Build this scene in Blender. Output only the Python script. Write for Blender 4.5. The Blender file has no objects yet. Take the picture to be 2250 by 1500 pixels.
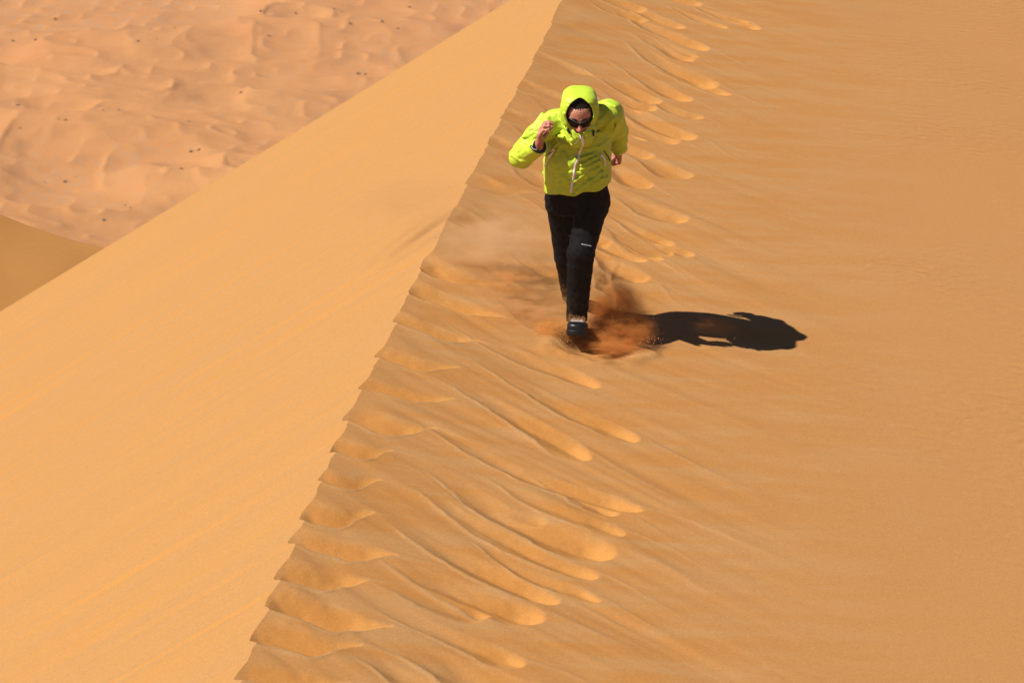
import bpy, math, random
import numpy as np
from mathutils import Vector, Matrix

scene = bpy.context.scene
R = math.radians

# ------------------------------------------------------------------ camera
FPX = 6380.0
cam_data = bpy.data.cameras.new('camera')
cam_data.sensor_width = 36.0
cam_data.lens = 36.0 * FPX / 2250.0
cam_data.clip_start = 0.5
cam_data.clip_end = 20000.0
cam = bpy.data.objects.new('camera', cam_data)
scene.collection.objects.link(cam)
cam.location = (-0.3972, -16.6656, 6.0214)
cam.rotation_euler = (R(70.0), 0.0, 0.0)
cam_data.dof.use_dof = True
cam_data.dof.focus_distance = 17.7
cam_data.dof.aperture_fstop = 8.0
scene.camera = cam

# ------------------------------------------------------------------ sky, sun, exposure
SUN_EL = R(52.0)
SUN_TOWARD_CAM = R(14.5)          # the sun stands to the left, a little on the camera's side
sun_dir = Vector((-math.cos(SUN_EL) * math.cos(SUN_TOWARD_CAM),
                  -math.cos(SUN_EL) * math.sin(SUN_TOWARD_CAM), math.sin(SUN_EL)))
world = bpy.data.worlds.new("World")
scene.world = world
world.use_nodes = True
wn = world.node_tree
bgn = wn.nodes['Background']
sky = wn.nodes.new('ShaderNodeTexSky')
sky.sky_type = 'NISHITA'
sky.sun_disc = False
sky.sun_elevation = SUN_EL
sky.sun_rotation = math.atan2(sun_dir.x, sun_dir.y)
sky.altitude = 1500.0
sky.air_density = 0.55
sky.dust_density = 0.25
wn.links.new(sky.outputs[0], bgn.inputs[0])
bgn.inputs[1].default_value = 0.05
sun_data = bpy.data.lights.new('sun', 'SUN')
sun_data.energy = 5.0
sun_data.angle = R(0.5)
sun_data.color = (1.0, 0.95, 0.87)
sun = bpy.data.objects.new('sun', sun_data)
scene.collection.objects.link(sun)
sun.location = (-30, -8, 40)
sun.rotation_euler = sun_dir.to_track_quat('Z', 'Y').to_euler()
scene.view_settings.view_transform = 'Standard'
scene.view_settings.look = 'None'
scene.view_settings.exposure = 0.60
scene.view_settings.gamma = 1.0
scene.cycles.max_bounces = 8
scene.cycles.diffuse_bounces = 1
scene.cycles.volume_bounces = 2
scene.cycles.use_denoising = True

# ------------------------------------------------------------------ helpers
def link(o, parent=None):
    scene.collection.objects.link(o)
    if parent is not None:
        o.parent = parent
    return o

def tag(o, label=None, cat=None, group=None, kind=None):
    if label: o['label'] = label
    if cat: o['category'] = cat
    if group: o['group'] = group
    if kind: o['kind'] = kind
    return o

def mesh_np(name, V, F, mats, parent=None, smooth=True, fmat=None, attrs=None):
    """V (n,3) float, F (m,4) or (m,3) int -> one linked mesh object."""
    V = np.asarray(V, dtype=np.float32); F = np.asarray(F, dtype=np.int32)
    me = bpy.data.meshes.new(name)
    k = F.shape[1]
    me.vertices.add(len(V)); me.vertices.foreach_set('co', V.ravel())
    me.loops.add(F.size); me.loops.foreach_set('vertex_index', F.ravel())
    me.polygons.add(len(F))
    me.polygons.foreach_set('loop_start', np.arange(0, F.size, k, dtype=np.int32))
    me.polygons.foreach_set('loop_total', np.full(len(F), k, dtype=np.int32))
    me.polygons.foreach_set('use_smooth', np.full(len(F), smooth, dtype=bool))
    if not isinstance(mats, (list, tuple)): mats = [mats]
    for m in mats: me.materials.append(m)
    if fmat is not None:
        me.polygons.foreach_set('material_index', np.asarray(fmat, dtype=np.int32))
    if attrs:
        for an, av in attrs.items():
            av = np.asarray(av, dtype=np.float32)
            if av.ndim == 1:
                a = me.attributes.new(an, 'FLOAT', 'POINT'); a.data.foreach_set('value', av)
            else:
                a = me.attributes.new(an, 'FLOAT_VECTOR', 'POINT'); a.data.foreach_set('vector', av.ravel())
    me.update(calc_edges=True)
    me.validate(clean_customdata=False)
    o = bpy.data.objects.new(name, me)
    return link(o, parent)

def sm(a, b, x):
    t = np.clip((x - a) / (b - a), 0, 1)
    return t * t * (3 - 2 * t)

def hash2(ix, iy, seed):
    h = (ix.astype(np.int64) * 374761393 + iy.astype(np.int64) * 668265263 + seed * 1442695041) & 0xFFFFFFFF
    h = ((h ^ (h >> 13)) * 1274126177) & 0xFFFFFFFF
    h = h ^ (h >> 16)
    return (h & 0xFFFFFF) / float(0xFFFFFF)

def vnoise(x, y, seed=0):
    x0 = np.floor(x); y0 = np.floor(y)
    fx = x - x0; fy = y - y0
    fx = fx * fx * fx * (fx * (fx * 6 - 15) + 10); fy = fy * fy * fy * (fy * (fy * 6 - 15) + 10)
    a = hash2(x0, y0, seed); b = hash2(x0 + 1, y0, seed)
    c = hash2(x0, y0 + 1, seed); d = hash2(x0 + 1, y0 + 1, seed)
    return (a * (1 - fx) + b * fx) * (1 - fy) + (c * (1 - fx) + d * fx) * fy

def fbm(x, y, seed=0, octv=4, gain=0.5):
    s = 0; a = 1; n = 0
    for i in range(octv):
        s = s + a * vnoise(x * 2 ** i + 17.3 * i, y * 2 ** i - 9.1 * i, seed + i); n += a; a *= gain
    return s / n

class NT:
    """small wrapper for building node materials"""
    def __init__(self, name):
        self.m = bpy.data.materials.new(name); self.m.use_nodes = True
        self.t = self.m.node_tree; self.b = self.t.nodes['Principled BSDF']; self.out = self.t.nodes['Material Output']
    def n(self, typ, **kw):
        nd = self.t.nodes.new(typ)
        for k, v in kw.items():
            if hasattr(nd, k): setattr(nd, k, v)
        return nd
    def l(self, a, b): self.t.links.new(a, b)
    def noise(self, vec, scale, detail=3.0, rough=0.55, dist=0.0):
        nd = self.n('ShaderNodeTexNoise')
        nd.inputs['Scale'].default_value = scale; nd.inputs['Detail'].default_value = detail
        nd.inputs['Roughness'].default_value = rough; nd.inputs['Distortion'].default_value = dist
        if vec is not None: self.l(vec, nd.inputs['Vector'])
        return nd.outputs['Fac']
    def mapping(self, vec, scale=(1, 1, 1), rot=(0, 0, 0), loc=(0, 0, 0)):
        nd = self.n('ShaderNodeMapping')
        nd.inputs['Scale'].default_value = scale; nd.inputs['Rotation'].default_value = rot
        nd.inputs['Location'].default_value = loc
        self.l(vec, nd.inputs['Vector']); return nd.outputs[0]
    def rng(self, val, a, b, c, d, clamp=True):
        nd = self.n('ShaderNodeMapRange'); nd.clamp = clamp
        self.l(val, nd.inputs[0])
        for i, v in enumerate((a, b, c, d)): nd.inputs[i + 1].default_value = v
        return nd.outputs[0]
    def mix(self, fac, a, b):
        nd = self.n('ShaderNodeMix'); nd.data_type = 'RGBA'
        for sock, v in ((nd.inputs[0], fac), (nd.inputs[6], a), (nd.inputs[7], b)):
            if isinstance(v, bpy.types.NodeSocket): self.l(v, sock)
            elif isinstance(v, (int, float)): sock.default_value = v
            else: sock.default_value = (*v, 1.0)
        return nd.outputs[2]
    def math(self, op, a, b=None):
        nd = self.n('ShaderNodeMath'); nd.operation = op
        for sock, v in ((nd.inputs[0], a), (nd.inputs[1], b)):
            if v is None: continue
            if isinstance(v, bpy.types.NodeSocket): self.l(v, sock)
            else: sock.default_value = v
        return nd.outputs[0]
    def attr(self, name):
        nd = self.n('ShaderNodeAttribute'); nd.attribute_name = name; return nd.outputs['Fac']
    def bump(self, h, strength, dist, prev=None):
        nd = self.n('ShaderNodeBump'); nd.inputs['Strength'].default_value = strength
        nd.inputs['Distance'].default_value = dist
        self.l(h, nd.inputs['Height'])
        if prev is not None: self.l(prev, nd.inputs['Normal'])
        return nd.outputs[0]

def simple_mat(name, col, rough=0.6, spec=0.4, bump_scale=None, bump_dist=0.001, metal=0.0, var=0.0):
    k = NT(name)
    tc = k.n('ShaderNodeTexCoord')
    k.b.inputs['Base Color'].default_value = (*col, 1)
    if var > 0:
        f = k.noise(tc.outputs['Object'], 9.0, 4.0)
        k.l(k.mix(k.rng(f, .3, .7, 0, 1), tuple(c * (1 - var) for c in col), tuple(min(1, c * (1 + var)) for c in col)), k.b.inputs['Base Color'])
    k.b.inputs['Roughness'].default_value = rough
    k.b.inputs['Specular IOR Level'].default_value = spec
    k.b.inputs['Metallic'].default_value = metal
    if bump_scale:
        k.l(k.bump(k.noise(tc.outputs['Object'], bump_scale, 3.0), 0.6, bump_dist), k.b.inputs['Normal'])
    return k.m

# ------------------------------------------------------------------ materials of the ground
def sand_material():
    k = NT('dune_sand')
    tc = k.n('ShaderNodeTexCoord'); P = tc.outputs['Object']
    fresh = k.attr('fresh'); rim = k.attr('rim'); lee = k.attr('lee')
    base = (0.352, 0.169, 0.055)
    orange = (0.356, 0.150, 0.033)  # fresh sand's own orange, darkened to paint shade into the trough floors
    grey = (0.325, 0.182, 0.076)
    leec = (0.350, 0.180, 0.062)
    # broad tonal patches
    big = k.noise(k.mapping(P, (1, 1, 1)), 0.8, 3.0)
    c = k.mix(k.rng(big, .35, .7, 0, 0.30), base, (0.340, 0.173, 0.062))
    # wind streaks running down the flutes
    st = k.noise(k.mapping(P, (0.9, 7.5, 1.0), (0, 0, R(-47))), 1.6, 5.0, 0.6)
    st2 = k.rng(st, .42, .68, 0, 1)
    near = k.attr('near')
    sb = k.rng(k.noise(k.mapping(P, (0.8, 3.0, 1.0), (0, 0, R(-47)), (4.4, 1.2, 0)), 1.5, 4.0, 0.6), .42, .60, 0, 1)
    c = k.mix(k.math('MULTIPLY', near, 0.45), c, grey)
    c = k.mix(k.math('MULTIPLY', sb, k.math('MULTIPLY', near, 0.75)), c, (0.338, 0.142, 0.034))  # orange mottling, kept dark as painted shade on the slope below the crest
    c = k.mix(k.math('MULTIPLY', st2, k.math('MULTIPLY', near, 0.5)), c, orange)
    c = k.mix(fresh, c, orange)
    c = k.mix(k.attr('tip'), c, (0.412, 0.188, 0.048))  # painted highlight: lobe ends coloured lighter to strengthen their sunlit look
    c = k.mix(rim, c, grey)
    # the slip face with its straight avalanche streaks
    ls = k.noise(k.mapping(P, (0.16, 3.4, 0.16)), 1.7, 5.0, 0.60)
    pl = k.rng(k.noise(P, 0.5, 3.0), .36, .60, .45, 1)
    lc = k.mix(k.math('MULTIPLY', k.rng(ls, .40, .66, 0, 1), pl), leec, (0.375, 0.180, 0.050))
    ls3 = k.noise(k.mapping(P, (0.16, 6.0, 0.16), (0, 0, 0), (3.1, 7.7, 0)), 1.6, 3.0, 0.5)
    lc = k.mix(k.math('MULTIPLY', k.rng(ls3, .61, .67, 0, 0.9), pl), lc, (0.405, 0.182, 0.040))
    c = k.mix(lee, c, lc)
    # single grains
    gr = k.noise(P, 170.0, 2.0, 0.7)
    gr2 = k.noise(P, 60.0, 2.0, 0.7)
    hsv = k.n('ShaderNodeHueSaturation')
    k.l(c, hsv.inputs['Color'])
    v = k.math('ADD', k.rng(gr, .25, .75, 0.82, 1.18), k.rng(gr2, .3, .7, -0.06, 0.06))
    k.l(v, hsv.inputs['Value'])
    k.l(hsv.outputs[0], k.b.inputs['Base Color'])
    k.b.inputs['Roughness'].default_value = 0.9
    k.b.inputs['Specular IOR Level'].default_value = 0.15
    # ripples and grain as bump
    wr = k.n('ShaderNodeTexWave'); wr.wave_type = 'BANDS'; wr.bands_direction = 'Y'; wr.wave_profile = 'SIN'
    k.l(k.mapping(P, (1, 1, 1), (0, 0, R(-12))), wr.inputs['Vector'])
    wr.inputs['Scale'].default_value = 2.6; wr.inputs['Distortion'].default_value = 5.0
    wr.inputs['Detail'].default_value = 3.0; wr.inputs['Detail Scale'].default_value = 1.1
    patch = k.rng(k.noise(P, 0.45, 2.0), .42, .62, 0, 1)
    rip = k.math('MULTIPLY', wr.outputs['Fac'], k.math('MULTIPLY', patch, k.attr('ripple')))
    n1 = k.bump(rip, 1.0, 0.0095)
    n2 = k.bump(st, 0.2, 0.002, n1)
    n3 = k.bump(k.math('MULTIPLY', k.math('MULTIPLY', ls, pl), lee), 0.5, 0.040, n2)
    n4 = k.bump(gr, 0.35, 0.0012, n3)
    k.l(n4, k.b.inputs['Normal'])
    return k.m

def valley_material():
    k = NT('valley_sand')
    tc = k.n('ShaderNodeTexCoord'); P = tc.outputs['Object']
    a = k.noise(P, 0.045, 5.0, 0.6)
    b = k.noise(P, 0.6, 5.0, 0.6)
    c = k.mix(k.rng(a, .35, .65, 0, 1), (0.370, 0.158, 0.048), (0.385, 0.178, 0.058))
    c = k.mix(k.rng(b, .45, .75, 0, .35), c, (0.322, 0.189, 0.105))
    # pale gravelly hollows between the small dunes
    c = k.mix(k.math('MULTIPLY', k.attr('hollow'), k.rng(b, .5, .72, 0, .7)), c, (0.278, 0.189, 0.117))
    k.l(c, k.b.inputs['Base Color'])
    k.b.inputs['Roughness'].default_value = 0.95
    k.b.inputs['Specular IOR Level'].default_value = 0.1
    k.l(k.bump(b, 0.5, 0.25), k.b.inputs['Normal'])
    return k.m

MAT_SAND = sand_material()
MAT_VALLEY = valley_material()

# ------------------------------------------------------------------ the dune crest
VALLEY_Z = -118.0
CREST_Z = 0.172
LEE = 0.62
CP = (-0.000315, 0.0031824, 0.1313130, -1.062997)
def crest_x(y):
    yc = np.clip(y, -7.0, 9.54)
    x = np.polyval(CP, yc)
    x = x + np.where(y < -7.0, (y + 7.0) * 0.05, 0.0)
    e = np.clip(y - 9.54, 0, None)
    return x + 0.11 * e + 0.5 * 0.62 * e * e / (1 + e / 40.0)
TROUGHS = [(-0.92, 0.9, -0.54, 0.63, 0.11, 0.035),
 (-0.99, 0.45, -0.49, 0.09, 0.12, 0.04),
 (-1.07, -0.15, -0.6, -0.38, 0.12, 0.045),
 (-1.17, -0.75, -0.75, -0.88, 0.11, 0.045),
 (-1.24, -1.25, -0.76, -1.4, 0.11, 0.05),
 (-1.29, -1.74, -0.88, -1.88, 0.11, 0.05),
 (-1.35, -2.21, -1.05, -2.24, 0.11, 0.05),
 (-1.39, -2.62, -1.09, -2.66, 0.1, 0.05),
 (-1.45, -3.05, -1.12, -3.09, 0.11, 0.05),
 (-1.46, -3.38, -1.01, -3.55, 0.12, 0.055),
 (-1.51, -3.8, -1.12, -3.87, 0.11, 0.055),
 (-1.54, -4.13, -1.0, -4.32, 0.13, 0.06),
 (-1.59, -4.49, -1.13, -4.58, 0.12, 0.06),
 (-1.6, -4.91, -1.16, -4.97, 0.12, 0.06),
 (-0.78, 1.92, -0.41, 1.65, 0.12, 0.012),
 (-0.67, 2.76, -0.32, 2.56, 0.12, 0.014),
 (-0.56, 3.76, -0.25, 3.58, 0.12, 0.016),
 (-0.47, 4.5, -0.11, 4.27, 0.12, 0.016),
 (-0.34, 5.31, 0.08, 5.02, 0.12, 0.014),
 (-0.21, 6.17, 0.24, 5.8, 0.12, 0.012)]
TONGUES = [(-0.74, -0.02, 0.11, -0.87, 0.1, 0.03),
 (-0.57, -0.63, 0.31, -1.67, 0.1, 0.06),
 (-0.76, -0.99, 0.01, -1.95, 0.1, 0.06),
 (-0.89, -1.72, 0.29, -2.62, 0.09, 0.05),
 (-0.26, -2.16, 0.14, -2.69, 0.06, 0.04),
 (-0.51, -2.29, 0.16, -2.93, 0.06, 0.05),
 (-0.8, -2.32, 0.08, -3.19, 0.12, 0.07),
 (-0.86, -2.64, -0.0, -3.49, 0.1, 0.06),
 (-0.57, -3.18, 0.01, -3.76, 0.05, 0.045),
 (-0.97, -3.07, -0.19, -3.82, 0.09, 0.06),
 (-1.0, -3.47, -0.26, -4.05, 0.11, 0.07),
 (-1.05, -3.7, -0.5, -4.06, 0.09, 0.025),
 (-1.0, -4.03, -0.32, -4.52, 0.07, 0.05),
 (-0.98, -4.37, -0.25, -4.82, 0.12, 0.07),
 (-1.08, -4.58, -0.55, -4.99, 0.1, 0.05),
 (-0.5, 0.57, 0.06, -0.2, 0.09, 0.012),
 (-0.95, -2.25, -0.22, -2.87, 0.09, 0.012),
 (0.54, 8.12, 1.22, 7.05, 0.1, 0.04),
 (0.62, 7.11, 1.24, 5.93, 0.12, 0.045),
 (0.67, 7.43, 1.09, 6.67, 0.09, 0.03),
 (0.44, 6.45, 1.0, 5.41, 0.09, 0.03),
 (0.24, 6.07, 0.75, 5.27, 0.1, 0.035),
 (0.23, 5.54, 0.71, 5.07, 0.1, 0.035),
 (0.37, 5.48, 0.95, 4.38, 0.12, 0.035),
 (0.19, 5.14, 0.81, 4.24, 0.12, 0.02),
 (0.74, 9.23, 1.26, 8.58, 0.1, 0.03),
 (0.27, 8.75, 0.73, 8.14, 0.1, 0.03),
 (0.3, 8.29, 0.74, 7.83, 0.1, 0.03),
 (0.55, 8.45, 1.07, 7.73, 0.1, 0.03),
 (0.28, 3.66, 0.54, 3.09, 0.12, 0.045),
 (0.33, 4.13, 0.86, 3.37, 0.12, 0.02),
 (0.29, 2.91, 0.79, 2.37, 0.11, 0.025),
 (0.23, 1.99, 0.58, 1.49, 0.05, 0.035),
 (0.13, 1.63, 0.43, 1.0, 0.09, 0.045),
 (0.15, 1.05, 0.3, 0.69, 0.08, 0.05),
 (0.02, 2.02, 0.24, 1.71, 0.08, 0.035),
 (0.24, 2.29, 0.65, 1.6, 0.13, 0.018),
 (-0.2, 5.04, 0.2, 4.19, 0.11, 0.015),
 (-0.38, 4.33, 0.05, 3.56, 0.11, 0.015),
 (-0.45, 3.52, -0.06, 2.77, 0.11, 0.015)]


_r = random.Random(21)
for _i in range(16):                     # smaller slips scattered between the long ones
    _y = _r.uniform(1.2, 8.8); _d = _r.uniform(0.35, 1.25); _l = _r.uniform(0.45, 0.9)
    _x = float(crest_x(np.array([_y]))[0]) + _d; _a = R(_r.uniform(-58, -48))
    TONGUES.append((_x, _y, _x + _l * math.cos(_a), _y + _l * math.sin(_a), _r.uniform(0.045, 0.10), _r.uniform(0.018, 0.045)))

def flute(x, y, s, kind, seed):
    """one wind scoop: depth, freshness and rim height at the points"""
    x0, y0, x1, y1, W, D = s
    ax, ay = x1 - x0, y1 - y0
    L = math.hypot(ax, ay); ax /= L; ay /= L
    nx, ny = -ay, ax                         # points away from the camera side
    if ny < 0: nx, ny = -nx, -ny
    if abs(ny) < 0.25 and nx < 0: nx, ny = -nx, -ny
    # crumbled, wandering outlines
    x = x + 0.045 * (vnoise(x * 2.3, y * 1.7, 201) - 0.5) + 0.016 * (vnoise(x * 8.0, y * 6.0, 202) - 0.5) + 0.008 * (vnoise(x * 26.0, y * 20.0, 203) - 0.5)
    y = y + 0.085 * (vnoise(x * 2.1, y * 1.9, 204) - 0.5) + 0.020 * (vnoise(x * 8.5, y * 6.5, 205) - 0.5) + 0.010 * (vnoise(x * 24.0, y * 22.0, 206) - 0.5)
    dx, dy = x - x0, y - y0
    t = (dx * ax + dy * ay) / L
    rnd = random.Random(seed)
    W = W * (rnd.uniform(0.85, 1.2) if kind == 'A' else rnd.uniform(1.0, 1.3))
    cx_ = dx * nx + dy * ny
    cx_ = cx_ + L * rnd.uniform(0.02, 0.06) * np.sin(np.clip(t, 0, 1) * math.pi) + 0.010 * np.sin(t * 7 + seed)
    c = cx_ / W
    def fmin(a, b, k=0.009):
        h = np.clip(0.5 + 0.5 * (b - a) / k, 0, 1)
        return b * (1 - h) + a * h - k * h * (1 - h)
    if kind == 'A':
        cn = -1 + 1.75 * sm(0.62, 1.02, t)
        cf = 1.0 + 0 * t
        floor = 2.1 * D * (0.30 + 0.70 * np.clip(t / 0.66, 0, 1))
        end = 0.62 * (1.03 - t) * L
        ok = (t > -0.35) & (t < 1.03)
        near_s, far_s = 0.62, 0.30
    else:
        hw = np.sqrt(np.clip(1 - (np.clip((t - 0.84) / 0.16, 0, 1)) ** 2, 0, 1))
        hw = hw * (0.5 + 0.5 * sm(0.1, 0.7, t)) * (1 + 0.22 * (vnoise(t * 3.5, t * 0 + seed, 71) - 0.5))
        cn = -hw; cf = hw
        floor = 1.8 * D * np.clip((t - 0.04) / 0.84, 0, 1) ** (1.2 + 1.3 * rnd.random())
        end = 0.60 * ((x1 + 0.02 - x) * 0.94 + (y - y1) * 0.34)
        end = fmin(end, 0.7 * (1.0 - t) * L)
        ok = (t > 0) & (t < 1.0)
        near_s, far_s = 0.36, 0.25 + 0.32 * sm(0.7, 0.95, t)
    q = (c - cn) / np.maximum(cf - cn, 1e-3)
    depth = fmin(fmin(floor, near_s * (c - cn) * W), fmin(far_s * (cf - c) * W, end))
    inside = ok & (q > 0) & (q < 1)
    depth = np.where(inside, np.maximum(depth, 0), 0.0)
    if kind == 'A':
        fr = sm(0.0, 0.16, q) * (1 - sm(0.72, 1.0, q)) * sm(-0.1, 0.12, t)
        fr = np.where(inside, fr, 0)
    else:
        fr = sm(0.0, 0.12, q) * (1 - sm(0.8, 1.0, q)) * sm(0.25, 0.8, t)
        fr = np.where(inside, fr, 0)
    amp = min(1.0, D / 0.05)
    rimh = np.exp(-((c - cn + 0.10) / 0.11) ** 2) * sm(-0.1, 0.15, t) * (1 - sm(0.72, 1.0, t)) * amp
    rimh = np.where((t > -0.1) & (t < 1.02), rimh, 0)
    # the thin rim line that runs on far down the slope from the far corner
    tail = np.exp(-((c - (0.98 if kind == 'A' else 0.9)) / 0.14) ** 2) * sm(0.75, 1.05, t) * (1 - sm(1.15, 2.3 if kind == 'A' else 1.7, t)) * amp * 0.7
    tail = np.where(t > 0.7, tail, 0)
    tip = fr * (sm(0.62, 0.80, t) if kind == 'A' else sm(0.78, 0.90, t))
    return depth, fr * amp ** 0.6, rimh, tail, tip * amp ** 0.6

def windward(x, y):
    d = x - crest_x(y)
    dp = np.clip(d, -1.0, None)
    z = CREST_Z - (0.07 * dp + 0.12 * (1 - np.exp(-dp / 0.8)))
    z = z - 0.0045 * np.clip(dp - 1.6, 0, 30) ** 2 * 1.0
    # gentle swells
    z = z + 0.030 * (fbm(x * 0.55, y * 0.45, 5, 2) - 0.5) * sm(0.4, 2.2, dp)
    # flutes: elongated in the wind direction
    a = R(-49); ca, sa = math.cos(a), math.sin(a)
    u = x * ca + y * sa; v = -x * sa + y * ca
    near = sm(-0.1, 0.25, dp) * (1 - sm(1.2, 3.0, dp)) * (0.35 + 0.65 * (1 - sm(0.5, 4.0, y)))
    w = 0.25 * (vnoise(u * 0.5, v * 1.1, 31) - 0.5)
    n = fbm(u * 0.42 + 3, (v + w) * 4.6, 11, 3, 0.55)
    z = z + 0.032 * (n - 0.5) * near
    n2 = fbm(u * 0.8, (v + w) * 15.0, 23, 2, 0.5)
    z = z + 0.0012 * (n2 - 0.5) * near
    return z, dp

def right_surface(x, y):
    z, dp = windward(x, y)
    depth = np.zeros_like(z); fresh = np.zeros_like(z); rim = np.zeros_like(z); tipa = np.zeros_like(z)
    for kind, lst in (('A', TROUGHS), ('B', TONGUES)):
        for i, s in enumerate(lst):
            x0, y0, x1, y1, W, D = s
            L = math.hypot(x1 - x0, y1 - y0)
            ex = 3.0 * L
            m = ((x > min(x0, x1) - 0.5) & (x < max(x0, x1) + (ex if True else .5)) &
                 (y > min(y0, y1) - ex) & (y < max(y0, y1) + 0.5))
            if not m.any(): continue
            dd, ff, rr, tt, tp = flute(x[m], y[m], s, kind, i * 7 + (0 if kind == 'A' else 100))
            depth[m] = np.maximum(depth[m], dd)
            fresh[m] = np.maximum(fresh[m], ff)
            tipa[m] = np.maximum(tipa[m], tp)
            rim[m] = np.maximum(rim[m], np.maximum(rr, 0.75 * tt))
    # small teeth along the crest
    teeth = (vnoise(y * 4.1, x * 0 + 1.2, 76) - 0.5) * 0.020 + (vnoise(y * 9.0, x * 0 + 2.2, 77) - 0.5) * 0.014 + (vnoise(y * 22.0, x * 0 + 5.2, 78) - 0.5) * 0.006
    # sand pushed away under the landing boot
    cu, cv = (x - 0.115) / 0.27, (y + 0.235) / 0.20
    rr = np.sqrt(cu ** 2 + cv ** 2) * (1 + 0.25 * (vnoise(x * 9, y * 9, 88) - 0.5))
    z = z - 0.045 * (1 - sm(0.35, 1.0, rr)) + 0.016 * np.exp(-((rr - 1.12) / 0.2) ** 2)
    z = z + 0.010 * (fbm(x * 22, y * 22, 89, 3) - 0.5) * (1 - sm(0.8, 1.5, rr))
    z = z - depth + 0.006 * rim + teeth * (1 - sm(0.0, 0.22, dp))
    return z, dp, fresh, rim, tipa

def lee_surface(x, y):
    d = crest_x(y) - x
    z = CREST_Z - LEE * d
    ridge = fbm(x * 0.10 + 4, y * 3.2, 41, 3, 0.55)
    z = z + 0.012 * (ridge - 0.5) * sm(0.02, 0.6, d)
    t = fbm(x * 0.15 + 9, y * 1.1, 47, 2)
    z = z + 0.05 * (t - 0.5) * sm(0.3, 3.0, d)
    return z

def concat(*segs):
    out = []
    for a, b, n in segs: out.append(np.linspace(a, b, n, endpoint=False))
    return np.concatenate(out)

rows = np.concatenate([concat((-60, -20, 20), (-20, -8, 24), (-8, -5.6, 20)), np.arange(-5.6, 10.4, 0.0105),
                       concat((10.4, 13, 60), (13, 30, 60), (30, 80, 26))])
tl = -np.concatenate([[0.0], np.geomspace(0.006, 0.3, 36), np.linspace(0.31, 8.0, 260), np.geomspace(8.1, 235.0, 70)])[::-1]
tr = np.concatenate([[0.0], np.arange(0.004, 2.7, 0.0085), np.linspace(2.71, 7.5, 200), np.geomspace(7.6, 60.0, 40)])
NY = len(rows)
# find the crest (where windward side meets slip face) on every row
off = np.linspace(-0.16, 0.14, 151)
XX = crest_x(rows)[:, None] + off[None, :]
YY = np.repeat(rows[:, None], len(off), axis=1)
zr_, _, _, _, _ = right_surface(XX.ravel(), YY.ravel())
dz = lee_surface(XX.ravel(), YY.ravel()).reshape(XX.shape) - zr_.reshape(XX.shape)
pos = dz > 0
idx = np.clip(np.argmax(pos, axis=1), 1, len(off) - 1)
ii = np.arange(NY)
d0, d1 = dz[ii, idx - 1], dz[ii, idx]
fr_ = np.clip(-d0 / (d1 - d0 + 1e-9), 0, 1)
xcrest = XX[ii, idx - 1] + fr_ * (off[1] - off[0])
tt_ = np.concatenate([tl, tr])
X = xcrest[:, None] + tt_[None, :]
Y = np.repeat(rows[:, None], len(tt_), axis=1)
nl = len(tl)
Z = np.zeros_like(X); FRESH = np.zeros_like(X); RIM = np.zeros_like(X); NEAR = np.zeros_like(X); RIP = np.zeros_like(X); TIP = np.zeros_like(X)
Z[:, :nl] = lee_surface(X[:, :nl].ravel(), Y[:, :nl].ravel()).reshape(NY, nl)
zz, dp, fs, rm, tpp = right_surface(X[:, nl:].ravel(), Y[:, nl:].ravel())
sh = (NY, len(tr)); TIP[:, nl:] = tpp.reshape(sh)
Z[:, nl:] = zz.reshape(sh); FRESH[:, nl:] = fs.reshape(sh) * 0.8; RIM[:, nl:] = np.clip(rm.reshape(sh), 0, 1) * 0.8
NEAR[:, nl:] = (sm(0.0, 0.2, dp) * (1 - sm(1.6, 3.6, dp))).reshape(sh)
RIP[:, nl:] = sm(1.8, 3.2, dp).reshape(sh)
LEEA = np.zeros_like(X); LEEA[:, :nl] = 1.0
# outside the photographed stretch the dune sinks towards the valley
fall = np.clip(-Y - 26, 0, None) ** 2 * 0.02 + np.clip(X - 30, 0, None) ** 2 * 0.04 + np.clip(Y - 14, 0, None) ** 1.6 * 0.12
Z = np.maximum(Z - fall, VALLEY_Z - 4.0)
nT = len(tt_)
g = np.arange(NY * nT).reshape(NY, nT)
F = np.stack([g[:-1, :-1], g[:-1, 1:], g[1:, 1:], g[1:, :-1]], axis=-1)
F = np.delete(F, nl - 1, axis=1).reshape(-1, 4)      # the crest itself stays a sharp edge
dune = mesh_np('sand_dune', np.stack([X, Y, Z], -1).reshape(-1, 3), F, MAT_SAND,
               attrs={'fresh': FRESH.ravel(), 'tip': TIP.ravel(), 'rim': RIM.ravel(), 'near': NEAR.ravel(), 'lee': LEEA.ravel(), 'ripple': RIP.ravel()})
tag(dune, kind='structure')
del X, Y, Z, FRESH, RIM, NEAR, RIP, LEEA, F, g

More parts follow.
